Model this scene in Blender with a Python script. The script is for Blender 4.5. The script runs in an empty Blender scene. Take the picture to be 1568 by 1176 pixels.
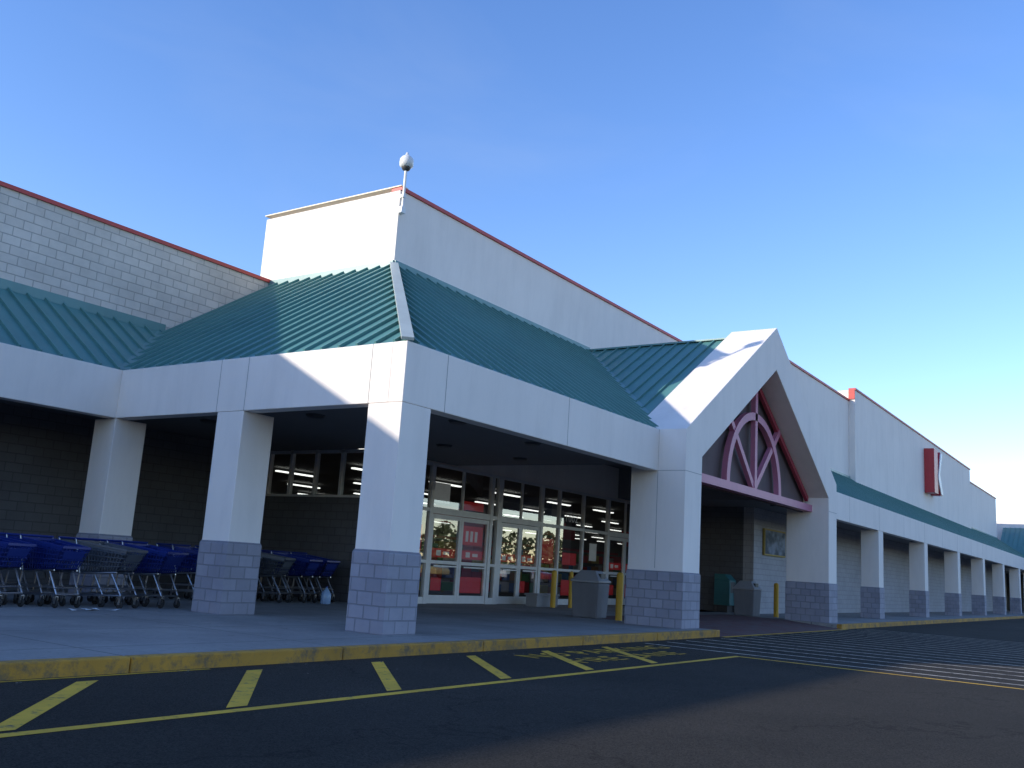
import bpy, math, random
from mathutils import Vector, Matrix
random.seed(7)
S=bpy.context.scene
C=bpy.context.collection

# ------------------------------------------------------------------ materials
def newmat(name):
    m=bpy.data.materials.new(name); m.use_nodes=True
    nt=m.node_tree; b=nt.nodes["Principled BSDF"]
    return m,nt,b
def N(nt,t,**k):
    n=nt.nodes.new(t)
    for a,v in k.items(): setattr(n,a,v)
    return n
def coords(nt,scale=(1,1,1)):
    tc=N(nt,'ShaderNodeTexCoord'); mp=N(nt,'ShaderNodeMapping')
    mp.inputs['Scale'].default_value=scale
    nt.links.new(tc.outputs['Object'],mp.inputs['Vector'])
    return mp.outputs['Vector']
def noise(nt,vec,scale,detail=4,rough=.6):
    n=N(nt,'ShaderNodeTexNoise'); n.inputs['Scale'].default_value=scale
    n.inputs['Detail'].default_value=detail; n.inputs['Roughness'].default_value=rough
    nt.links.new(vec,n.inputs['Vector']); return n.outputs['Fac']
def ramp(nt,fac,p0,c0,p1,c1):
    r=N(nt,'ShaderNodeValToRGB'); e=r.color_ramp.elements
    e[0].position=p0;e[0].color=(*c0,1);e[1].position=p1;e[1].color=(*c1,1)
    nt.links.new(fac,r.inputs['Fac']); return r.outputs['Color']
def mixc(nt,fac,a,b,mode='MIX'):
    m=N(nt,'ShaderNodeMix',data_type='RGBA',blend_type=mode)
    if isinstance(fac,(int,float)): m.inputs[0].default_value=fac
    else: nt.links.new(fac,m.inputs[0])
    for i,v in ((6,a),(7,b)):
        if isinstance(v,tuple): m.inputs[i].default_value=(*v,1)
        else: nt.links.new(v,m.inputs[i])
    return m.outputs[2]
def bump(nt,b,h,strength,dist=.01):
    n=N(nt,'ShaderNodeBump'); n.inputs['Strength'].default_value=strength; n.inputs['Distance'].default_value=dist
    nt.links.new(h,n.inputs['Height']); nt.links.new(n.outputs['Normal'],b.inputs['Normal'])
def dark(c,k): return tuple(x*k for x in c)
def paint(name,col,rough=.6,var=.12,streak=.12,bs=.15,scale=1.0,metal=0):
    m,nt,b=newmat(name)
    v=coords(nt); vs=coords(nt,(1.1,1.1,.22))
    base=ramp(nt,noise(nt,v,.6*scale,6),.3,dark(col,1-var),.7,col)
    st=ramp(nt,noise(nt,vs,1.7,6,.7),.32,(1-streak,)*3,.55,(1,1,1))
    c=mixc(nt,1.0,base,st,'MULTIPLY')
    nt.links.new(c,b.inputs['Base Color'])
    b.inputs['Roughness'].default_value=rough; b.inputs['Metallic'].default_value=metal
    if bs: bump(nt,b,noise(nt,v,60,3),bs,.004)
    return m
def block(name,col,mort,w,h,rough=.8,var=.15,bs=.6,offset=.5,msize=.012):
    m,nt,b=newmat(name)
    tc=N(nt,'ShaderNodeTexCoord'); sp=N(nt,'ShaderNodeSeparateXYZ'); nt.links.new(tc.outputs['Object'],sp.inputs[0])
    ad=N(nt,'ShaderNodeMath',operation='ADD'); nt.links.new(sp.outputs[0],ad.inputs[0]); nt.links.new(sp.outputs[1],ad.inputs[1])
    cb=N(nt,'ShaderNodeCombineXYZ'); nt.links.new(ad.outputs[0],cb.inputs[0]); nt.links.new(sp.outputs[2],cb.inputs[1])
    br=N(nt,'ShaderNodeTexBrick',offset=offset); br.inputs['Scale'].default_value=1
    br.inputs['Brick Width'].default_value=w; br.inputs['Row Height'].default_value=h
    br.inputs['Mortar Size'].default_value=msize; br.inputs['Mortar Smooth'].default_value=.3
    br.inputs['Color1'].default_value=(*col,1); br.inputs['Color2'].default_value=(*dark(col,1-var),1); br.inputs['Mortar'].default_value=(*mort,1)
    nt.links.new(cb.outputs[0],br.inputs['Vector'])
    v=coords(nt)
    st=ramp(nt,noise(nt,v,1.3,6,.7),.3,(.82,)*3,.65,(1,1,1))
    c=mixc(nt,1.0,br.outputs['Color'],st,'MULTIPLY')
    nt.links.new(c,b.inputs['Base Color']); b.inputs['Roughness'].default_value=rough
    inv=N(nt,'ShaderNodeMath',operation='MULTIPLY_ADD'); nt.links.new(br.outputs['Fac'],inv.inputs[0]); inv.inputs[1].default_value=-1; inv.inputs[2].default_value=1
    ns=N(nt,'ShaderNodeMath',operation='MULTIPLY_ADD'); nt.links.new(noise(nt,v,25,4),ns.inputs[0]); ns.inputs[1].default_value=.5; nt.links.new(inv.outputs[0],ns.inputs[2])
    bump(nt,b,ns.outputs[0],bs,.012)
    return m
def plain(name,col,rough=.5,metal=0,emit=0):
    m,nt,b=newmat(name)
    v=coords(nt)
    c=ramp(nt,noise(nt,v,4,3),.3,dark(col,.88),.7,col)
    nt.links.new(c,b.inputs['Base Color']); b.inputs['Roughness'].default_value=rough; b.inputs['Metallic'].default_value=metal
    if emit:
        b.inputs['Emission Color'].default_value=(*col,1); b.inputs['Emission Strength'].default_value=emit
    return m
def glass(name,tint=(.70,.75,.76)):
    m,nt,b=newmat(name); nt.nodes.remove(b)
    out=nt.nodes['Material Output']
    tr=N(nt,'ShaderNodeBsdfTransparent'); tr.inputs[0].default_value=(*tint,1)
    g=N(nt,'ShaderNodeBsdfGlossy'); g.inputs['Roughness'].default_value=.01; g.inputs[0].default_value=(.95,.97,1,1)
    lw=N(nt,'ShaderNodeLayerWeight'); lw.inputs[0].default_value=.5
    pw=N(nt,'ShaderNodeMath',operation='POWER'); pw.inputs[1].default_value=3; nt.links.new(lw.outputs['Facing'],pw.inputs[0])
    ad=N(nt,'ShaderNodeMath',operation='MULTIPLY_ADD'); ad.inputs[1].default_value=.8; ad.inputs[2].default_value=.14; nt.links.new(pw.outputs[0],ad.inputs[0])
    mx=N(nt,'ShaderNodeMixShader'); nt.links.new(ad.outputs[0],mx.inputs[0])
    nt.links.new(tr.outputs[0],mx.inputs[1]); nt.links.new(g.outputs[0],mx.inputs[2]); nt.links.new(mx.outputs[0],out.inputs[0])
    return m

M_white=paint('white_stucco',(.87,.80,.735),.75,.06,.07,.25)
M_block=block('white_block',(.74,.67,.60),(.46,.42,.38),.40,.203,var=.12,bs=.8,msize=.011)
M_base=block('grey_block',(.36,.355,.41),(.25,.25,.285),.31,.204,var=.18,bs=1.0,offset=.5)
M_darkblock=block('shade_block',(.13,.13,.14),(.085,.085,.09),.40,.203,var=.1)  # canopy shade on the back wall is put into this dark block colour
M_arcade=block('arcade_block',(.44,.43,.44),(.32,.31,.32),.40,.203,var=.08)
M_teal=paint('teal_metal',(.105,.265,.245),.42,.12,.10,0)
M_tealcap=paint('teal_cap',(.14,.29,.28),.4,.1,.1,0)
M_hip=paint('hip_cap',(.48,.54,.50),.45,.1,.1,0)
M_red=paint('red_coping',(.55,.06,.05),.5,.15,.1,0)
M_sunlitcap=paint('sunlit_coping',(.80,.70,.50),.5,.1,.1,0)  # red coping where the sun hits it: sunlight painted in as cream
M_mauve=paint('mauve_paint',(.56,.20,.30),.5,.1,.1,0)
M_rake=paint('rake_red',(.45,.06,.09),.5,.1,.1,0)
M_truss=paint('truss_panel',(.14,.10,.10),.8,.2,.2,0)
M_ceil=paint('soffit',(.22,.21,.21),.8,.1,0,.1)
M_joint=plain('joint',(.35,.34,.33),.8)
M_grit=plain('grit',(.13,.12,.11),.9)
M_alu=plain('painted_aluminium',(.74,.72,.70),.4,.1)
M_glass=glass('glass')
M_black=plain('black_rubber',(.02,.02,.02),.7)
M_dark=plain('dark_fixture',(.05,.05,.05),.5)
M_chrome=plain('cart_chrome',(.45,.45,.47),.3,.9)
M_blue=plain('cart_blue',(.012,.03,.20),.35)
M_cgrey=plain('cart_grey',(.10,.11,.13),.4)
M_yel=paint('bollard_yellow',(.75,.42,.03),.5,.15,.1,.1)
M_bin=paint('bin_grey',(.17,.17,.18),.7,.15,.15,.3,4)
M_binlid=plain('bin_lid',(.28,.28,.29),.5)
M_tealbox=plain('teal_plastic',(.02,.15,.16),.4)
M_signred=plain('sign_red',(.5,.03,.04),.4)
M_signwhite=plain('sign_white',(.8,.8,.8),.4)
M_poster=plain('poster_red',(.72,.025,.025),.5,0,.10)  # faint glow added so posters show through the glass; not lamps
M_posterw=plain('poster_white',(.8,.78,.75),.5,0,.1)  # same added glow for the white print
M_light=plain('fluorescent_tube',(1,.97,.9),.5,0,2.2)
M_int=plain('interior_wall',(.22,.21,.19),.8)
M_intc=plain('interior_ceiling',(.12,.12,.12),.8)
M_domew=plain('dome_white',(.75,.75,.74),.35)
M_gold=plain('gold_frame',(.40,.28,.06),.6)
M_screen=plain('car_glass',(.03,.035,.04),.12)
def display_mat():
    m,nt,b=newmat('display_picture'); v=coords(nt,(1.1,1,1.8))
    c=ramp(nt,noise(nt,v,1.3,3,.5),.42,(.05,.07,.09),.60,(.22,.26,.32))
    nt.links.new(c,b.inputs['Base Color']); b.inputs['Roughness'].default_value=.7; return m
M_display=display_mat()

def sidewalk_mat():
    m,nt,b=newmat('concrete_sidewalk'); v=coords(nt)
    c=ramp(nt,noise(nt,v,.5,6,.65),.3,(.20,.19,.18),.7,(.33,.315,.295))
    fine=ramp(nt,noise(nt,v,14,6,.75),.3,(.80,)*3,.7,(1.05,)*3)
    c=mixc(nt,1.0,c,fine,'MULTIPLY')
    sp=ramp(nt,noise(nt,v,5.5,2,.5),.66,(1,1,1),.72,(.72,.71,.70))
    c=mixc(nt,1.0,c,sp,'MULTIPLY')
    br=N(nt,'ShaderNodeTexBrick',offset=0); br.inputs['Scale'].default_value=1
    br.inputs['Brick Width'].default_value=3.0; br.inputs['Row Height'].default_value=1.9; br.inputs['Mortar Size'].default_value=.012
    nt.links.new(v,br.inputs['Vector'])
    c=mixc(nt,br.outputs['Fac'],c,(.10,.10,.095))
    nt.links.new(c,b.inputs['Base Color']); b.inputs['Roughness'].default_value=.85
    bump(nt,b,noise(nt,v,45,5),.3,.006); return m
def asphalt_mat():
    m,nt,b=newmat('asphalt'); v=coords(nt)
    c=ramp(nt,noise(nt,v,.25,7,.65),.3,(.048,.044,.038),.7,(.074,.066,.056))
    agg=ramp(nt,noise(nt,v,70,3,.8),.35,(.5,)*3,.7,(1.7,)*3)
    c=mixc(nt,1.0,c,agg,'MULTIPLY')
    vo=N(nt,'ShaderNodeTexVoronoi',feature='DISTANCE_TO_EDGE'); vo.inputs['Scale'].default_value=.11
    wv=N(nt,'ShaderNodeVectorMath',operation='MULTIPLY_ADD')
    nz=N(nt,'ShaderNodeTexNoise'); nz.inputs['Scale'].default_value=.9; nz.inputs['Detail'].default_value=6
    nt.links.new(v,nz.inputs['Vector']); nt.links.new(nz.outputs['Color'],wv.inputs[0]); wv.inputs[1].default_value=(2.2,2.2,2.2); nt.links.new(v,wv.inputs[2])
    nt.links.new(wv.outputs[0],vo.inputs['Vector'])
    cr=ramp(nt,vo.outputs['Distance'],.0005,(.7,)*3,.0015,(1,1,1))
    c=mixc(nt,1.0,c,cr,'MULTIPLY')
    nt.links.new(c,b.inputs['Base Color']); b.inputs['Roughness'].default_value=.95; b.inputs['Specular IOR Level'].default_value=.1
    bump(nt,b,noise(nt,v,70,3,.8),1.0,.03); return m
def worn(name,col,under,lo=.38,hi=.5,sc=6):
    m,nt,b=newmat(name); v=coords(nt)
    f=ramp(nt,noise(nt,v,sc,8,.75),lo,(0,0,0),hi,(1,1,1))
    tone=ramp(nt,noise(nt,v,1.1,4),.3,dark(col,.65),.7,col)
    c=mixc(nt,f,under,tone)
    nt.links.new(c,b.inputs['Base Color']); b.inputs['Roughness'].default_value=.8
    bump(nt,b,noise(nt,v,60,3,.8),.4,.006); return m
M_side=sidewalk_mat(); M_asph=asphalt_mat()
M_kerb=worn('kerb_yellow',(.54,.28,.035),(.15,.11,.06),.36,.54,4.5)
M_yline=worn('yellow_line',(.85,.48,.03),(.08,.07,.05),.32,.46,9)
M_wline=worn('white_line',(.75,.66,.52),(.09,.085,.08),.36,.54,8)
M_redpave=worn('red_ramp',(.16,.055,.05),(.12,.09,.085),.35,.6,3)

# ------------------------------------------------------------------ mesh builder
class MB:
    def __init__(s): s.v=[]; s.f=[]; s.m=[]; s.mats=[]; s.cur=0
    def mat(s,m):
        if m not in s.mats: s.mats.append(m)
        s.cur=s.mats.index(m); return s
    def face(s,pts):
        i=len(s.v); s.v+= [tuple(p) for p in pts]; s.f.append(tuple(range(i,i+len(pts)))); s.m.append(s.cur); return s
    def add(s,vs,fs):
        i=len(s.v); s.v+=[tuple(p) for p in vs]
        for f in fs: s.f.append(tuple(i+k for k in f)); s.m.append(s.cur)
        return s
    def box(s,x0,x1,y0,y1,z0,z1):
        return s.add([(x0,y0,z0),(x1,y0,z0),(x1,y1,z0),(x0,y1,z0),(x0,y0,z1),(x1,y0,z1),(x1,y1,z1),(x0,y1,z1)],
          [(0,3,2,1),(4,5,6,7),(0,1,5,4),(1,2,6,5),(2,3,7,6),(3,0,4,7)])
    def beam(s,p,q,w,h,up=(0,0,1)):
        p=Vector(p);q=Vector(q);d=(q-p).normalized();u=Vector(up)
        sd=d.cross(u)
        if sd.length<1e-4: sd=d.cross(Vector((1,0,0)))
        sd.normalize(); u=sd.cross(d).normalized()
        a=sd*w/2;b=u*h/2
        vs=[p-a-b,p+a-b,p+a+b,p-a+b,q-a-b,q+a-b,q+a+b,q-a+b]
        return s.add(vs,[(0,1,2,3),(7,6,5,4),(0,4,5,1),(1,5,6,2),(2,6,7,3),(3,7,4,0)])
    def prismY(s,xz,y0,y1):
        n=len(xz); vs=[(x,y0,z) for x,z in xz]+[(x,y1,z) for x,z in xz]
        fs=[tuple(range(n)),tuple(range(2*n-1,n-1,-1))]+[(i,i+n,(i+1)%n+n,(i+1)%n) for i in range(n)]
        return s.add(vs,fs)
    def cone(s,c,prof,n=16,axis='z',sq=1.0):
        vs=[]; 
        for r,h in prof:
            for k in range(n):
                a=2*math.pi*k/n
                if axis=='z': vs.append((c[0]+r*math.cos(a),c[1]+r*math.sin(a),c[2]+h))
                elif axis=='x': vs.append((c[0]+h,c[1]+r*math.cos(a),c[2]+r*math.sin(a)))
                else: vs.append((c[0]+r*math.cos(a),c[1]+h,c[2]+r*math.sin(a)))
        fs=[]
        for j in range(len(prof)-1):
            for k in range(n):
                fs.append((j*n+k,j*n+(k+1)%n,(j+1)*n+(k+1)%n,(j+1)*n+k))
        fs.append(tuple(range(n-1,-1,-1))); fs.append(tuple((len(prof)-1)*n+k for k in range(n)))
        return s.add(vs,fs)
    def tube(s,p,q,r,n=6):
        p=Vector(p);q=Vector(q);d=(q-p).normalized()
        a=d.cross(Vector((0,0,1)))
        if a.length<1e-3: a=d.cross(Vector((1,0,0)))
        a.normalize(); b=d.cross(a)
        vs=[p+a*r*math.cos(2*math.pi*k/n)+b*r*math.sin(2*math.pi*k/n) for k in range(n)]+[q+a*r*math.cos(2*math.pi*k/n)+b*r*math.sin(2*math.pi*k/n) for k in range(n)]
        return s.add(vs,[(k,(k+1)%n,(k+1)%n+n,k+n) for k in range(n)]+[tuple(range(n-1,-1,-1)),tuple(range(n,2*n))])
    def mesh(s,name,smooth=False,recalc=True):
        me=bpy.data.meshes.new(name); me.from_pydata(s.v,[],s.f)
        for m in s.mats: me.materials.append(m)
        for p,mi in zip(me.polygons,s.m): p.material_index=mi; p.use_smooth=smooth
        me.update()
        if recalc:
            import bmesh
            bm=bmesh.new(); bm.from_mesh(me); bmesh.ops.recalc_face_normals(bm,faces=bm.faces); bm.to_mesh(me); bm.free()
        return me
    def obj(s,name,parent=None,bevel=0,smooth=False,recalc=True):
        o=bpy.data.objects.new(name,s.mesh(name,smooth,recalc)); C.objects.link(o)
        if parent: o.parent=parent
        if bevel:
            b=o.modifiers.new('bevel','BEVEL'); b.width=bevel; b.segments=2; b.limit_method='ANGLE'
        return o
def empty(name,loc=(0,0,0),rot=0):
    e=bpy.data.objects.new(name,None); C.objects.link(e); e.location=loc; e.rotation_euler=(0,0,rot); e.empty_display_size=.3
    return e

# ------------------------------------------------------------------ ground
g=MB().mat(M_asph); g.face([(-1500,-1500,-.15),(1500,-1500,-.15),(1500,1500,-.15),(-1500,1500,-.15)]).obj('asphalt_ground')
KY=8.55
sw=MB().mat(M_side)
sw.box(-60,21.3,KY+.16,20.6,-.3,0)
sw.box(21.3,31.3,10.4,20.6,-.3,0)
sw.box(31.3,130,KY+.16,13.5,-.3,0)
sw.obj('sidewalk',bevel=.01)
r=MB().mat(M_redpave)
r.add([(21.3,KY,-.143),(31.3,KY,-.143),(31.3,10.4,.0),(21.3,10.4,.0),(21.3,KY,-.3),(31.3,KY,-.3),(31.3,10.4,-.3),(21.3,10.4,-.3)],[(0,1,2,3),(0,4,5,1),(0,3,7,4),(1,5,6,2)])
r.face([(21.3,10.4,.004),(31.3,10.4,.004),(31.3,12.4,.004),(21.3,12.4,.004)])
r.obj('entrance_ramp')
k=MB().mat(M_kerb)
x=-60
while x<21.2:
    k.box(x+.006,min(x+3,21.3)-.006,KY,KY+.155,-.3,.004); x+=3
x=31.3
while x<130:
    k.box(x+.006,x+3-.006,KY,KY+.155,-.3,.004); x+=3
k.obj('kerb',bevel=.018)
mk=MB().mat(M_yline); Z=-.146
def strip(mb,a,b,w,z=Z):
    a=Vector((a[0],a[1],z)); b=Vector((b[0],b[1],z)); d=(b-a).normalized(); n=Vector((-d.y,d.x,0))*w/2
    mb.face([a-n,b-n,b+n,a+n])
strip(mk,(-30,6.3),(16.3,6.2),.12)
strip(mk,(-30,8.46),(6.9,8.46),.05,-.1455)
xx=3.55-1.96*12
while xx<15:
    a=(xx,6.37);b=(xx+1.78,8.15); d=.11
    mk.face([(a[0]-d,6.365,Z),(a[0]+d,6.365,Z),(b[0]+d,8.2,Z),(b[0]-d,8.2,Z)]); xx+=1.96
strip(mk,(16.25,6.14),(15.6,-8),.12)
strip(mk,(21.3,8.46),(31.6,8.46),.14)
mk.obj('yellow_road_marking')
mk=MB().mat(M_wline)
for i in range(1,19):
    strip(mk,(16.0+i*.95,8.3),(15.5+i*.95,-8),.10)
mk.obj('crosswalk_marking')
db=MB().mat(M_grit)
for i in range(110):
    x=random.uniform(-2,24); y=8.5-abs(random.gauss(0,.35)); s=random.uniform(.004,.013)
    db.cone((x,y,-.148),[(s,0),(s*.9,s*.6),(s*.3,s*.9)],5)
db.obj('road_grit')
def text(body,loc,size,rot,name,mat):
    cu=bpy.data.curves.new(name,'FONT'); cu.body=body; cu.size=size; cu.materials.append(mat); cu.space_character=1.1
    o=bpy.data.objects.new(name,cu); C.objects.link(o); o.location=loc; o.rotation_euler=rot; o.scale=(1.15,1,1); return o
text("NO PARKING",(11.9,7.55,-.1445),.62,(0,0,0),'fire_lane_lettering',M_yline)
text("FIRE LANE",(12.1,6.85,-.1445),.62,(0,0,0),'fire_lane_lettering',M_yline)

# ------------------------------------------------------------------ building
B=empty('shopping_center_building')
FB,FT,CZ=3.54,4.52,3.85
RT=8.21
XT,YT=16.6,15.3
f=MB().mat(M_white)
f.box(11.0,20.16,9.7,10.0,FB,FT)
f.box(11.0,11.3,10.0,17.54,FB,FT)
f.box(-60,11.0,17.24,17.54,FB,FT)
f.box(32.4,128,9.7,10.0,FB,FT)
f.obj('fascia',B,bevel=.012)
j=MB().mat(M_joint)
for x in (12.05,16.0,36.6,41.1,45.6,50.1,54.6,59,63.5,68): j.box(x,x+.012,9.697,9.7,FB,FT)
for y in (10.42,13.4,14.15): j.box(10.997,11.0,y,y+.012,FB,FT)
for x in (1,5.5): j.box(x,x+.012,17.237,17.24,FB,FT)
j.box(20.157,20.16,9.7,9.712,1.3,FT)
j.obj('control_joints',B)
col=MB().mat(M_white); cb=MB().mat(M_base)
def column(x0,x1,y0,y1):
    col.box(x0+.003,x1-.003,y0+.003,y1-.003,1.2,FB-.002)
    cb.box(x0-.02,x1+.02,y0-.02,y1+.02,.0,1.2); 
    a=.02; cb.add([(x0-a,y0-a,1.2),(x1+a,y0-a,1.2),(x1+a,y1+a,1.2),(x0-a,y1+a,1.2),(x0,y0,1.245),(x1,y0,1.245),(x1,y1,1.245),(x0,y1,1.245)],[(4,5,6,7),(0,1,5,4),(1,2,6,5),(2,3,7,6),(3,0,4,7)])
column(11.0,11.72,9.7,10.42)
column(11.0,11.72,13.40,14.12)
column(11.0,11.72,17.24,17.96)
for x in (4.4,-2.2,-8.8,-15.4,-22,-28.6): column(x,x+.72,17.24,17.96)
for i in range(10): column(41.0+9*i,41.75+9*i,9.7,10.42)
col.obj('columns',B,bevel=.012)
a=.02
for x0,x1 in ((20.16,21.1),(31.5,32.4)):
    cb.box(x0-a,x1+a,9.01-a,10.4+a,0,1.2)
    cb.add([(x0-a,9.01-a,1.2),(x1+a,9.01-a,1.2),(x1+a,10.4+a,1.2),(x0-a,10.4+a,1.2),(x0,9.01,1.245),(x1,9.01,1.245),(x1,10.4,1.245),(x0,10.4,1.245)],[(4,5,6,7),(0,1,5,4),(1,2,6,5),(2,3,7,6),(3,0,4,7)])
cb.obj('column_bases',B)
p=MB().mat(M_white)
p.prismY([(20.16,1.2),(20.16,4.52),(26.3,8.44),(32.4,4.52),(32.4,1.2),(31.5,1.2),(31.5,3.98),(26.3,7.18),(21.1,3.98),(21.1,1.2)],9.01,10.4)
p.obj('entrance_gable',B,bevel=.012)
j=MB().mat(M_joint)
j.box(20.16,21.1,9.007,9.01,3.54,3.552); j.box(31.5,32.4,9.007,9.01,3.54,3.552); j.box(20.157,20.16,9.01,9.7,3.54,3.552)
j.obj('gable_joints',B)
tr=MB().mat(M_truss)
tr.prismY([(21.1,3.5),(31.5,3.5),(31.5,3.98),(26.3,7.18),(21.1,3.98)],9.85,9.95)
tr.obj('gable_back_panel',B)
t=MB().mat(M_mauve)
t.box(21.1,31.5,9.55,9.8,3.52,3.74)
cx,cz=26.35,3.74
def arc(r0,r1,n=28,y0=9.6,y1=9.76):
    for i in range(n):
        a0=math.pi*i/n;a1=math.pi*(i+1)/n
        pts=[(cx+r1*math.cos(a0),cz+r1*math.sin(a0)),(cx+r1*math.cos(a1),cz+r1*math.sin(a1)),(cx+r0*math.cos(a1),cz+r0*math.sin(a1)),(cx+r0*math.cos(a0),cz+r0*math.sin(a0))]
        t.prismY(pts,y0,y1)
arc(1.98,2.2)
t.beam((cx,9.67,cz),(cx,9.67,7.0),.18,.14,(0,1,0))
for s in (-1,1):
    t.beam((cx,9.69,cz),(cx+s*2.15,9.69,cz+2.0),.17,.13,(0,1,0))
t.obj('fan_truss',B)
t=MB().mat(M_rake)
for s in (-1,1):
    t.beam((26.3,9.7,7.02),(26.3+s*5.1,9.7,3.92),.16,.1,(0,1,0))
t.obj('truss_rakes',B)

# roofs
e0=4.5
rf=MB().mat(M_teal)
VX,VY,VZ=13.53,19.77,6.169
rf.face([(11.02,9.72,e0),(20.3,9.72,e0),(26.3,YT,RT),(XT,YT,RT)])
rf.face([(20.3,9.72,e0),(26.3,10.0,RT),(26.3,YT,RT)][::-1])
rf.face([(32.3,9.72,e0),(26.3,YT,RT),(26.3,10.0,RT)][::-1])
rf.face([(32.3,9.72,e0),(34.2,9.72,e0),(34.2,YT,RT),(26.3,YT,RT)])
rf.face([(11.02,17.26,e0),(11.02,9.72,e0),(XT,YT,RT),(XT,VY,RT),(VX,VY,VZ)])
rf.face([(-60,17.26,e0),(11.02,17.26,e0),(VX,VY,VZ),(-60,VY,VZ)])
rf.face([(34.2,9.72,e0),(96,9.72,e0),(96,12.5,6.34),(34.2,12.5,6.34)])
rf.face([(96,12.6,e0),(96,4,e0),(101,9,7.7),(101,12.6,7.7)])
rf.face([(96,4,e0),(125,4,e0),(120,9,7.7),(101,9,7.7)])
rf.obj('metal_roof',B,recalc=False)
rb=MB().mat(M_teal)
sl=.6649
def rib(p,q,nrm):
    n=Vector(nrm).normalized()*.026
    rb.beam(Vector(p)+n,Vector(q)+n,.04,.06,nrm)
st=.41
n1=(0,-sl,1); x=11.3
def zy(y): return e0+(y-9.72)*sl
while x<34.1:
    if x<XT: y0=9.74;y1=9.72+(x-11.02)
    elif x<20.3: y0=9.74;y1=YT
    elif x<26.3: y0=9.72+(x-20.3)*5.58/6;y1=YT
    elif x<32.3: y0=9.72+(32.3-x)*5.58/6;y1=YT
    else: y0=9.74;y1=YT
    if y1-y0>.1: rib((x,y0,zy(y0)),(x,y1,zy(y1)),n1)
    x+=st
y=10.0
def zx(x): return e0+(x-11.02)*sl
n2=(-sl,0,1)
while y<VY:
    x0=11.04 if y<17.26 else 11.02+(y-17.26)
    x1=XT if y>YT else 11.02+(y-9.72)
    if x1-x0>.1: rib((x0,y,zx(x0)),(x1,y,zx(x1)),n2)
    y+=st
x=-60
while x<VX:
    y0=17.28 if x<11.02 else 17.26+(x-11.02)
    if VY-y0>.1: rib((x,y0,e0+(y0-17.26)*sl),(x,VY,VZ),n1)
    x+=st
y=10.5; gs=(RT-e0)/6
while y<YT:
    xv=20.3+(y-9.72)*6/5.58
    if 26.3-xv>.1:
        rib((xv,y,e0+(xv-20.3)*gs),(26.3,y,RT),(-gs,0,1))
        rib((52.6-xv,y,e0+(xv-20.3)*gs),(26.3,y,RT),(gs,0,1))
    y+=st
x=34.4
while x<95.9:
    rib((x,9.74,e0),(x,12.5,6.34),n1); x+=st
y=5
while y<12.6:
    x1=min(101,96+(y-4)); rib((96,y,e0),(x1,y,e0+(x1-96)*.64),(-.64,0,1)); y+=st
rb.obj('roof_seams',B)
hc=MB().mat(M_hip)
hc.beam((11.0,9.7,e0+.05),(XT,YT,RT+.05),.20,.05)
hc.obj('hip_cap',B)
tc=MB().mat(M_tealcap)
tc.beam((11.02,17.26,e0+.03),(VX,VY,VZ+.03),.22,.03)
tc.beam((20.3,9.72,e0+.03),(26.3,YT,RT+.03),.22,.03)
tc.box(-60,VX,19.69,19.77,VZ-.05,VZ+.16)
tc.box(26.2,26.4,10.4,YT,RT,RT+.05)
tc.box(XT,26.3,YT-.05,YT,RT-.03,RT+.12)
tc.box(XT-.05,XT,YT,VY,RT-.03,RT+.12)
tc.box(34.2,96,12.44,12.5,6.30,6.45)
tc.obj('roof_flashing',B)

# upper walls
w=MB().mat(M_white)
TT=10.17
w.box(XT,34.2,YT,20.2,5.3,TT)
w.obj('tower_parapet',B,bevel=.01)
w=MB().mat(M_white)
w.box(34.2,47.1,12.5,30,4.5,TT)
w.box(47.1,80.3,12.2,30,5.9,10.72)
w.box(80.3,96,12.5,30,4.5,9.95)
w.box(101,120,9,30,3.86,8.3)
w.obj('right_parapet',B,bevel=.01)
w=MB().mat(M_block)
w.box(-60,XT,19.77,20.1,CZ+.05,8.27)
w.obj('block_parapet',B)
w=MB().mat(M_arcade)
w.box(34.2,101,12.5,12.9,0,4.5)
w.obj('arcade_wall',B)
w=MB().mat(M_white); w.box(96,125,4,4.3,FB,FT); w.box(96,96.3,4.3,12.5,FB,FT); w.box(96,96.7,4.3,5,0,FB); w.box(104,104.7,4.0,4.7,0,FB-.002); w.box(112,112.7,4.0,4.7,0,FB-.002)
w.obj('far_canopy',B)
cp=MB().mat(M_red)
cp.box(XT,34.2,YT-.05,YT+.3,TT,TT+.09)
cp.box(34.13,34.5,12.45,YT-.05,TT,TT+.09)
cp.box(34.5,47.1,12.45,12.8,TT,TT+.09)
cp.box(47.03,80.35,12.15,12.5,10.72,10.81)
cp.box(47.03,47.098,12.2,12.499,TT+.09,10.72)
cp.box(80.35,96.05,12.45,12.8,9.95,10.04)
cp.box(-60,XT-.002,19.72,20.12,8.27,8.36)
cp.obj('red_coping',B)
cp=MB().mat(M_sunlitcap); cp.box(XT-.03,XT+.25,YT-.04,20.25,TT+.092,TT+.12); cp.obj('side_coping',B)
w=MB().mat(M_int)
w.box(-60,XT,20.1,60,7.3,7.5); w.box(XT,34.2,20.2,60,7.3,7.5); w.box(34.2,120,30,60,7.3,7.5)
w.box(-60,120,59.5,60,-.2,7.3); w.box(-60.3,-60,20,60,-.2,8); w.box(119.5,120,12,60,-.2,7.3)
w.obj('roof_deck',B)
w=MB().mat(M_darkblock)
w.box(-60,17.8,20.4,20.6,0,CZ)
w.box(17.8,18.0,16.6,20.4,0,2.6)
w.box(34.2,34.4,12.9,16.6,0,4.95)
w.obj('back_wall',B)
w=MB().mat(M_white)
w.box(17.8,34.2,16.62,16.8,3.80,4.95)
w.obj('storefront_bulkhead',B)
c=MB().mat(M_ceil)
c.box(11.3,21.4,10.0,16.6,CZ,CZ+.05)
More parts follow.
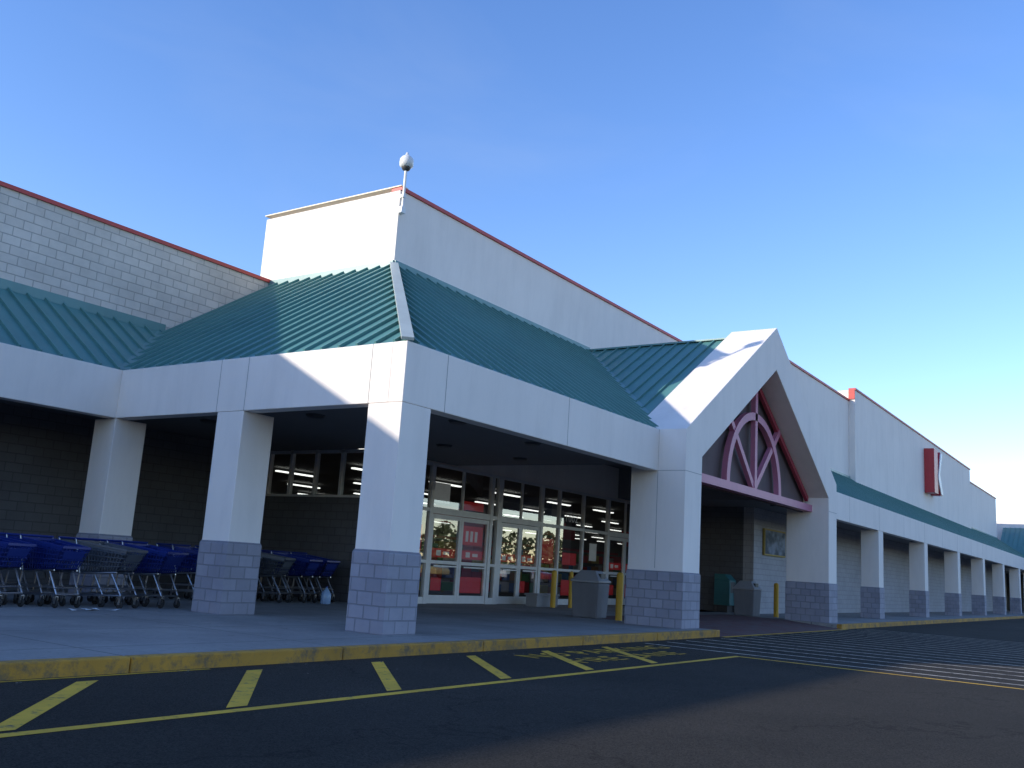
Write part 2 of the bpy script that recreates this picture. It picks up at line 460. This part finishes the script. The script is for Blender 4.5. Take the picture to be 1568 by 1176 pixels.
c.box(11.3,17.8,16.6,20.4,CZ,CZ+.05)
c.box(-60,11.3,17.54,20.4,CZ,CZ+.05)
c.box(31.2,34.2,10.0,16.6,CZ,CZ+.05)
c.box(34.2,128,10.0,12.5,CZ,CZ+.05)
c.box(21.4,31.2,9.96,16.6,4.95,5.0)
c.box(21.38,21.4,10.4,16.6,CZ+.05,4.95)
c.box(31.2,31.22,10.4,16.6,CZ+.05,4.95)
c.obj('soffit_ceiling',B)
l=MB().mat(M_dark)
for (x,y) in ((13.2,13.9),(13.2,17.2),(9.5,18.9),(5,18.9),(13.6,10.9),(14.5,11.3),(17.5,11.5),(17.5,14),(20,13.5),(33,11.3),(38,11.2),(46,11.2),(55,11.2)):
    l.cone((x,y,CZ-.05),[(.16,0),(.2,.05)],20)
l.obj('ceiling_fixtures',B)

# storefront
fr=MB().mat(M_alu); gl=MB().mat(M_glass)
Y=16.6; X0,X1=17.8,34.2
def pane(xa,xb,za,zb): gl.face([(xa,Y,za),(xb,Y,za),(xb,Y,zb),(xa,Y,zb)])
def vbar(x,w,z0=0,z1=3.8,mb=None): (mb or fr).box(x-w/2,x+w/2,Y-.06,Y+.06,z0,z1)
def hbar(xa,xb,z,h,mb=None): (mb or fr).box(xa,xb,Y-.05,Y+.05,z-h/2,z+h/2)
def door(xa,xb,H=2.42):
    for a,b in ((xa,xa+.10),(xb-.10,xb)): fr.box(a+.004,b-.004,Y-.035,Y+.035,.01,H)
    for z,h in ((.12,.22),(1.12,.09),(H-.06,.12)): fr.box(xa+.10,xb-.10,Y-.034,Y+.034,z-h/2,z+h/2)
    pane(xa+.10,xb-.10,.23,H-.12)
    fr.box(xa+.16,xb-.16,Y-.10,Y-.07,1.0,1.04)
verts=[(17.85,.1),(19.1,.07),(20.35,.14),(23.2,.14),(23.62,.22),(26.0,.14),(27.1,.08),(28.7,.08),(30.5,.14),(33.2,.14),(34.15,.1)]
for x,wd in verts: vbar(x,wd)
hbar(17.9,34.1,3.76,.08); 
doors=[(20.42,21.78),(21.78,23.13),(23.74,24.84),(24.84,25.93),(30.57,31.85),(31.85,33.13)]
for a,b in doors: door(a,b)
for a,b in ((20.42,23.13),(23.74,25.93),(30.57,33.13)):
    hbar(a,b,2.52,.17); m=(a+b)/2; fr.box(m-.03,m+.03,Y-.04,Y+.04,2.605,3.72); pane(a,b,2.6,3.72)
for a,b in ((17.9,19.07),(19.13,20.28),(23.27,23.51),(26.07,27.06),(27.14,28.66),(28.74,30.43),(33.27,34.1)):
    pane(a,b,.15,3.72)
    for z,h in ((.09,.18),(1.12,.08),(2.52,.10)): hbar(a,b,z,h)
for y in (16.66,17.6,18.55,19.5,20.35): fr.box(17.8,17.92,y-.04,y+.04,2.6,3.85)
fr.box(17.79,17.93,16.7,20.31,2.6,2.66); fr.box(17.8,17.92,16.7,20.31,3.76,3.84)
gl.face([(17.86,20.31,2.66),(17.86,16.7,2.66),(17.86,16.7,3.76),(17.86,20.31,3.76)])
fr.obj('storefront_frames',B); gl.obj('storefront_glass',B,recalc=False)
ps=MB().mat(M_poster)
def poster(x,w,z0,z1,m): ps.mat(m).box(x-w/2,x+w/2,Y+.05,Y+.06,z0,z1)
for i,(a,b) in enumerate(doors):
    m=(a+b)/2; w_=(b-a)-.24
    poster(m,w_,1.25,1.50,M_poster)
    if i in (1,5): poster(m,w_,.3,.75,M_poster)
    elif i!=2: poster(m-.2,w_*.4,.35,.7,M_poster)
    ps.mat(M_posterw).box(m-.3,m-.1,Y+.03,Y+.035,1.3,1.45).box(m+.02,m+.28,Y+.03,Y+.035,1.33,1.42)
poster(22.45,1.0,1.65,2.2,M_poster); poster(24.2,.6,.9,1.05,M_posterw); poster(26.6,.7,1.3,2.1,M_poster); poster(27.9,.7,.3,.8,M_poster); poster(29.5,1.2,.3,.95,M_poster); poster(29.6,.5,1.5,2.1,M_posterw); poster(28.0,.9,1.3,1.7,M_poster)
poster(20.9,.7,2.75,3.3,M_posterw); poster(22.4,1.0,2.65,2.9,M_poster); poster(19.8,.7,1.4,2.1,M_poster)
for i in range(3): ps.mat(M_posterw).box(22.1+i*.22,22.22+i*.22,Y+.03,Y+.04,1.75,2.05)
ps.obj('window_posters',B)
o=text("1002",(27.35,16.5,2.72),.34,(math.pi/2,0,0),'address_number',M_signwhite); o.parent=B
it=MB().mat(M_int)
it.box(17.9,34.39,16.8,50,-.02,.005); it.box(34.39,95,13,50,-.02,.005)
it.box(17.9,95,50,50.2,0,4.4); it.box(95,95.2,13,50,0,4.4); it.box(17.8,18,20.6,50,0,4.4)
it.mat(M_intc).box(17.9,34.4,16.8,50,4.3,4.4).box(34.4,95,12.95,50,4.3,4.4)
cols=[plain('goods%d'%i,c,.6) for i,c in enumerate([(.6,.04,.04),(.6,.5,.1),(.1,.2,.5),(.6,.6,.6),(.12,.35,.15),(.5,.25,.08),(.6,.04,.04)])]
for row in range(6):
    y=21+row*3.4
    x=19+row*2.5
    while x<45+row*7:
        wd=random.uniform(.3,.9)
        for zl in (0.15,.6,1.05,1.5):
            it.mat(random.choice(cols)).box(x,x+wd*.95,y,y+.5,zl,zl+random.uniform(.25,.4))
        x+=wd
    it.mat(M_int).box(18.9+row*2.5,45+row*7,y+.2,y+.3,0,1.95)
it.mat(M_signred).box(19,94,49.7,49.9,2.5,3.3)
for i in range(7): it.mat(M_signred).box(24+i*3.3,25.8+i*3.3,19.5+(i%2)*1.5,19.54+(i%2)*1.5,2.4,2.95)
for x in (27,39,51): 
    for y in (24,34): it.mat(M_int).box(x,x+.3,y,y+.3,0,4.3)
it.obj('store_interior',B)
li=MB().mat(M_light)
y=18.6; row=0
while y<49:
    x=18.9+(y-18)*.6+(row%2)*2.1
    while x<min(94,y*2.2+8):
        li.box(x,x+1.9,y,y+.16,4.12,4.17); x+=4.3
    y+=4.6; row+=1
li.obj('fluorescent_lights',B)

# ------------------------------------------------------------------ store sign (letter) and wall display
sg=MB().mat(M_signred)
sg.prismY([(63.2,7.3),(64.3,7.3),(64.3,10.05),(63.2,10.05)],11.6,12.19)
sg.prismY([(64.3,8.4),(65.2,10.05),(65.75,10.05),(64.9,8.6),(65.75,7.3),(65.1,7.3),(64.3,8.3)],11.62,12.19)
sg.mat(M_signwhite).prismY([(64.32,8.45),(65.2,10.0),(65.7,10.0),(64.8,8.6),(65.7,7.35),(65.15,7.35),(64.32,8.2)],11.56,11.615)
sg.obj('wall_sign_letter')
wd=empty('wall_display',(36.3,12.5,2.65))
d=MB().mat(M_gold).box(-1.2,1.2,-.09,-.002,-.5,.5); d.obj('frame',wd,bevel=.01)
d=MB().mat(M_display).box(-1.13,1.13,-.10,-.092,-.44,.44); d.obj('screen',wd)
sc=empty('security_camera',(XT+.02,YT-.02,9.6))
d=MB().mat(M_domew)
d.tube((0,-.08,0),(0,-.08,1.15),.035,10); d.box(-.08,.08,-.12,.0,-.05,.1); d.box(-.06,.06,-.12,.0,.35,.42)
d.cone((0,-.08,1.12),[(.05,0),(.06,.05)],12)
d.obj('pole',sc)
d=MB().mat(M_domew); d.cone((0,-.08,1.15),[(.10,.0),(.17,.04),(.18,.14),(.17,.22),(.12,.29),(.05,.33),(.03,.40),(.005,.41)],20); d.obj('housing',sc,smooth=True)
d=MB().mat(M_dark); d.cone((0,-.08,1.15),[(.04,-.09),(.09,-.06),(.12,0),(.12,.02)],20); d.obj('lens_dome',sc,smooth=True)

# ------------------------------------------------------------------ bollards and bins
def bollard(x,y,h=1.15,r=.085):
    e=empty('bollard',(x,y,0)); MB().mat(M_yel).cone((0,0,0),[(r,0),(r,h-.06),(r*.85,h-.02),(r*.4,h),(.005,h+.005)],18).obj('post',e,smooth=False)
bollard(21.25,11.15); bollard(24.9,15.3,1.1,.08); bollard(25.75,15.2,1.1,.06); bollard(32.9,11.2); bollard(31.0,15.3,1.1,.07)
def bin_(x,y,rot=0):
    e=empty('trash_can',(x,y,0),rot)
    b=MB().mat(M_bin)
    b.add([(-.33,-.33,.0),(.33,-.33,0),(.33,.33,0),(-.33,.33,0),(-.37,-.37,.86),(.37,-.37,.86),(.37,.37,.86),(-.37,.37,.86)],[(3,2,1,0),(4,5,6,7),(0,1,5,4),(1,2,6,5),(2,3,7,6),(3,0,4,7)])
    b.obj('body',e,bevel=.03)
    b=MB().mat(M_binlid)
    b.box(-.39,.39,-.39,.39,.86,.93); b.add([(-.36,-.36,.93),(.36,-.36,.93),(.36,.36,.93),(-.36,.36,.93),(-.2,-.2,1.16),(.2,-.2,1.16),(.2,.2,1.16),(-.2,.2,1.16)],[(4,5,6,7),(0,1,5,4),(1,2,6,5),(2,3,7,6),(3,0,4,7)])
    b.obj('lid',e,bevel=.02)
    MB().mat(M_dark).box(-.14,.14,-.335,-.25,.96,1.09).obj('opening',e)
bin_(21.3,12.0,.1); bin_(32.0,11.9,0)
e=empty('planter_box',(25.0,15.75,0)); MB().mat(M_binlid).box(-.6,.6,-.2,.2,0,.32).box(-.64,.64,-.24,.24,.32,.38).obj('tub',e,bevel=.01)
e=empty('newspaper_box',(33.5,13.3,0))
b=MB().mat(M_tealbox).box(-.3,.3,-.3,.3,.25,1.15); b.add([(-.3,-.3,1.15),(.3,-.3,1.15),(.3,.3,1.15),(-.3,.3,1.15),(-.3,-.1,1.35),(.3,-.1,1.35),(.3,.3,1.35),(-.3,.3,1.35)],[(4,5,6,7),(0,1,5,4),(1,2,6,5),(2,3,7,6),(3,0,4,7)]); b.obj('cabinet',e,bevel=.02)
MB().mat(M_dark).box(-.22,.22,-.31,-.302,.7,1.08).box(-.25,.25,-.2,.2,.0,.25).obj('window_and_plinth',e)
e=empty('water_jug',(16.3,16.2,0))
MB().mat(plain('jug_plastic',(.35,.5,.7),.2)).cone((0,0,0),[(.10,0),(.12,.02),(.12,.22),(.07,.31),(.025,.35),(.025,.38)],16).obj('jug',e,smooth=True)
MB().mat(M_blue).cone((0,0,.375),[(.03,0),(.03,.03)],12).obj('cap',e)
lt=MB().mat(M_signwhite)
for i in range(5):
    x=9.2+random.uniform(-.3,.5);y=14.4+random.uniform(-.15,.15);a=random.uniform(0,3);s=.09
    lt.face([(x+s*math.cos(a+k*1.57)*(1+.5*(k%2)),y+s*math.sin(a+k*1.57),.008+.035*(k%2)*random.random()) for k in range(4)])
lt.obj('paper_litter')

# ------------------------------------------------------------------ shopping carts
def cart_meshes(M_basket):
    bk=MB().mat(M_basket); r=.008
    def P(u,v,s):
        yt=.42-.90*u; yb=.38-.70*u; zt=1.00-.10*u; zb=.52+.06*u; wt=.29-.045*u; wb=.24-.05*u
        return Vector((s*(wb+(wt-wb)*v), yb+(yt-yb)*v, zb+(zt-zb)*v))
    for s in (-1,1):
        for i in range(15): bk.tube(P(i/14,0,s),P(i/14,1,s),r,4)
        for v in (0,.2,.4,.6,.8): bk.tube(P(0,v,s),P(1,v,s),r,4)
        bk.beam(P(0,1,s),P(1,1,s),.022,.03)
        bk.beam(P(0,.93,s),P(1,.93,s),.006,.05)
    for u in (0,1):
        for i in range(9):
            s=-1+i/4; bk.tube(P(u,0,s),P(u,1,s),r,4)
        for v in (0,.2,.4,.6,.8): bk.tube(P(u,v,-1),P(u,v,1),r,4)
        bk.beam(P(u,1,-1),P(u,1,1),.025,.035)
    for i in range(9): s=-1+i/4; bk.tube(P(0,0,s),P(1,0,s),r,4)
    for i in range(9): bk.tube(P(i/8,0,-1),P(i/8,0,1),r,4)
    a,b=P(.06,.3,-1),P(.06,.3,1); c_,d_=P(.22,.95,1),P(.22,.95,-1); bk.face([a,b,c_,d_])
    bk.face([P(1,.45,-.8)+Vector((0,-.012,0)),P(1,.45,.8)+Vector((0,-.012,0)),P(1,.8,.8)+Vector((0,-.012,0)),P(1,.8,-.8)+Vector((0,-.012,0))])
    fm=MB().mat(M_chrome); R=.014
    for s in (-1,1):
        fm.tube((s*.25,.40,.16),(s*.25,.36,.50),R); fm.tube((s*.25,.36,.50),(s*.28,.50,1.04),R)
        fm.tube((s*.25,.40,.16),(s*.19,-.42,.20),R); fm.tube((s*.19,-.42,.20),(s*.20,-.20,.54),R)
        fm.tube((s*.25,.38,.28),(s*.18,-.38,.30),.008)
        fm.tube((s*.25,.36,.50),(s*.20,-.30,.55),R)
    fm.tube((-.19,-.42,.2),(.19,-.42,.2),R)
    for i in range(7): u=-.75+i*.25; fm.tube((u*.25,.38,.28),(u*.18,-.38,.30),.006,4)
    for i in range(6): y=.36-.15*i; fm.tube((-.22,y,.285),(.22,y,.285),.006,4)
    hd=MB().mat(M_blue); hd.tube((-.29,.50,1.04),(.29,.50,1.04),.02,8)
    wh=MB()
    for x,y in ((-.25,.40),(.25,.40),(-.19,-.42),(.19,-.42)):
        wh.mat(M_black).cone((x-.016,y,.065),[(.05,0),(.065,.006),(.065,.026),(.05,.032)],14,'x')
        wh.mat(M_chrome).box(x-.026,x-.020,y-.02,y+.02,.06,.17).box(x+.020,x+.026,y-.02,y+.02,.06,.17).box(x-.026,x+.026,y-.02,y+.02,.16,.175)
    return [('basket',bk.mesh('cart_basket')),('frame',fm.mesh('cart_frame')),('handle',hd.mesh('cart_handle')),('wheels',wh.mesh('cart_wheels'))]
CB=cart_meshes(M_blue); CG=cart_meshes(M_cgrey)
def cart(x,y,rot,ms,s=1.08):
    e=empty('shopping_cart',(x,y,0),rot); e.scale=(s,s,s)
    for n,me in ms:
        o=bpy.data.objects.new(n,me); C.objects.link(o); o.parent=e
for i,(x,y,a) in enumerate([(6.3,15.7,.15),(7.2,15.6,.1),(8.15,15.5,.25),(9.05,15.35,.12),(10.0,15.2,.3),(10.95,15.3,.2)]):
    ms=CG if i==4 else CB
    for k_ in range(3 if i!=4 else 2):
        cart(x-.36*k_*math.sin(a),y+.36*k_*math.cos(a),a+random.uniform(-.03,.03),ms)
for (x,y,a,ms) in [(14.2,17.0,.3,CG),(14.2,17.4,.3,CG),(15.1,16.9,.35,CG),(15.0,17.3,.35,CG),(15.95,16.9,.2,CB),(15.87,17.28,.2,CB),(15.8,17.65,.2,CB),(16.75,17.1,.15,CB),(16.7,17.5,.15,CB),(13.3,17.0,.3,CB),(13.2,17.4,.3,CB)]:
    cart(x,y,a,ms)

# ------------------------------------------------------------------ off-camera stand-in cars and an added tree line, for the glass reflections
def car(x,y,rot,colr,k=0):
    e=empty('parked_car',(x,y,-.15),rot)
    pm=plain('car_paint%d'%k,colr,.25,.3)
    b=MB().mat(pm)
    prof=[(-2.2,.35),(-2.25,.7),(-2.15,.92),(-1.2,.98),(1.05,1.0),(2.0,.9),(2.2,.7),(2.2,.35)]
    b.prismY(prof,-.88,.88)
    o=b.obj('body',e,bevel=.08)
    b=MB().mat(M_screen)
    lo=[(-1.75,.95),(1.1,.98)]; hi=[(-1.2,1.42),(.35,1.44)]
    v=[(lo[0][0],-.8,lo[0][1]),(lo[1][0],-.8,lo[1][1]),(lo[1][0],.8,lo[1][1]),(lo[0][0],.8,lo[0][1]),(hi[0][0],-.62,hi[0][1]),(hi[1][0],-.62,hi[1][1]),(hi[1][0],.62,hi[1][1]),(hi[0][0],.62,hi[0][1])]
    b.add(v,[(0,1,5,4),(1,2,6,5),(2,3,7,6),(3,0,4,7),(4,5,6,7)]); b.obj('windows',e)
    b=MB().mat(pm); b.box(-1.25,.4,-.64,.64,1.41,1.47); 
    for s in (-1,1):
        for p_,q_ in (((1.12,s*.8,.98),(.38,s*.63,1.44)),((-1.78,s*.8,.95),(-1.22,s*.63,1.43)),((-.35,s*.81,.97),(-.38,s*.63,1.44))): b.beam(p_,q_,.07,.05)
    b.obj('roof',e,bevel=.02)
    b=MB()
    for wx in (-1.4,1.35):
        for s in (-1,1):
            b.mat(M_black).cone((wx,s*.82-.11,.33),[(.28,0),(.33,.03),(.33,.19),(.28,.22)],20,'y'); b.mat(M_chrome).cone((wx,s*.82-.12,.33),[(.18,0),(.2,.02),(.2,.22),(.18,.24)],14,'y')
    b.obj('wheels',e)
cc_=[(.5,.02,.02),(.7,.7,.7),(.05,.1,.3),(.4,.4,.42),(.55,.45,.2),(.02,.02,.025),(.7,.7,.72),(.35,.03,.03)]
for i in range(8): car(38+i*5.2,-14-(i%3)*1.2,math.pi/2+.05*(i%2),cc_[i],i)
for i in range(6): car(30+i*3.1,-26,math.pi/2,cc_[(i*3+1)%8],10+i)
M_leaf=plain('foliage',(.07,.09,.035),.8)  # trees added out of view to darken the horizon mirrored in the glass
tl=MB().mat(M_leaf)
for i in range(170):
    cx_=-60+i*2.3+random.uniform(-1,1); h=random.uniform(6.5,12); cy_=-120+random.uniform(-8,8)
    tl.tube((cx_,cy_,-.2),(cx_,cy_,h*.6),.2,5)
    for q in range(110):
        a1=random.uniform(0,6.28); rr=random.uniform(.3,3.0); z=h*random.uniform(.06,1); rr*=math.sqrt(max(.05,1-((z/h-.5)/.55)**2))
        c0=Vector((cx_+rr*math.cos(a1),cy_+rr*math.sin(a1),z)); 
        u1=Vector([random.uniform(-1,1) for _ in range(3)])*.7; u2=Vector([random.uniform(-1,1) for _ in range(3)])*.7
        tl.face([c0-u1,c0-u2,c0+u1,c0+u2])
tl.obj('reflection_tree_line',recalc=False)

# ------------------------------------------------------------------ light and sky
sd=Vector((-1.44,1,.54)).normalized()
el=math.asin(sd.z); az=math.atan2(sd.x,sd.y)
L=bpy.data.lights.new('sun','SUN'); L.energy=5.0; L.angle=math.radians(.5); L.color=(1,.91,.77)
lo=bpy.data.objects.new('sun',L); C.objects.link(lo); lo.rotation_euler=(-sd).to_track_quat('-Z','Y').to_euler()
W=bpy.data.worlds.new('World'); S.world=W; W.use_nodes=True; nt=W.node_tree
bg=nt.nodes['Background']; sk=nt.nodes.new('ShaderNodeTexSky'); sk.sky_type='NISHITA'; sk.sun_disc=False
sk.sun_elevation=el; sk.sun_rotation=az; sk.air_density=1.0; sk.dust_density=.12; sk.ozone_density=2.2
hs=nt.nodes.new('ShaderNodeHueSaturation'); hs.inputs['Hue'].default_value=.508; hs.inputs['Saturation'].default_value=1.2; hs.inputs['Value'].default_value=2.05
nt.links.new(sk.outputs[0],hs.inputs['Color'])
ml=nt.nodes.new('ShaderNodeMix'); ml.data_type='RGBA'; ml.blend_type='MULTIPLY'; ml.inputs[0].default_value=1; ml.inputs[7].default_value=(1.04,.96,1.04,1)
nt.links.new(hs.outputs[0],ml.inputs[6])
tcw=nt.nodes.new('ShaderNodeTexCoord'); mpw=nt.nodes.new('ShaderNodeMapping'); mpw.inputs['Scale'].default_value=(1.2,2.2,4.5); mpw.inputs['Rotation'].default_value=(.2,.3,.5)
nt.links.new(tcw.outputs['Generated'],mpw.inputs['Vector'])
nw=nt.nodes.new('ShaderNodeTexNoise'); nw.inputs['Scale'].default_value=1.6; nw.inputs['Detail'].default_value=7; nw.inputs['Roughness'].default_value=.55; nw.inputs['Distortion'].default_value=.4
nt.links.new(mpw.outputs[0],nw.inputs['Vector'])
rw=nt.nodes.new('ShaderNodeValToRGB'); rw.color_ramp.elements[0].position=.5; rw.color_ramp.elements[0].color=(0,0,0,1); rw.color_ramp.elements[1].position=.85; rw.color_ramp.elements[1].color=(.10,.10,.10,1)
nt.links.new(nw.outputs['Fac'],rw.inputs['Fac'])
mw=nt.nodes.new('ShaderNodeMix'); mw.data_type='RGBA'; mw.inputs[7].default_value=(4.6,5.2,6.0,1)
nt.links.new(rw.outputs['Color'],mw.inputs[0]); nt.links.new(ml.outputs[2],mw.inputs[6])
nt.links.new(mw.outputs[2],bg.inputs[0]); bg.inputs[1].default_value=.15

# ------------------------------------------------------------------ camera
t=math.radians(10.9);r_=math.radians(3.7);y_=math.radians(34.8)
F=Vector((math.cos(y_)*math.cos(t),math.sin(y_)*math.cos(t),math.sin(t)))
R0=Vector((math.sin(y_),-math.cos(y_),0)); U0=R0.cross(F)
Rr=R0*math.cos(r_)+U0*math.sin(r_); Up=-R0*math.sin(r_)+U0*math.cos(r_)
mat=Matrix((Rr,Up,-F)).transposed().to_4x4(); mat.translation=Vector((0,0,1.12))
cd=bpy.data.cameras.new('camera'); cd.sensor_width=36; cd.lens=1451/1568*36; cd.clip_end=4000
co=bpy.data.objects.new('camera',cd); C.objects.link(co); co.matrix_world=mat; S.camera=co
S.view_settings.view_transform='Standard'; S.view_settings.look='None'; S.view_settings.exposure=0
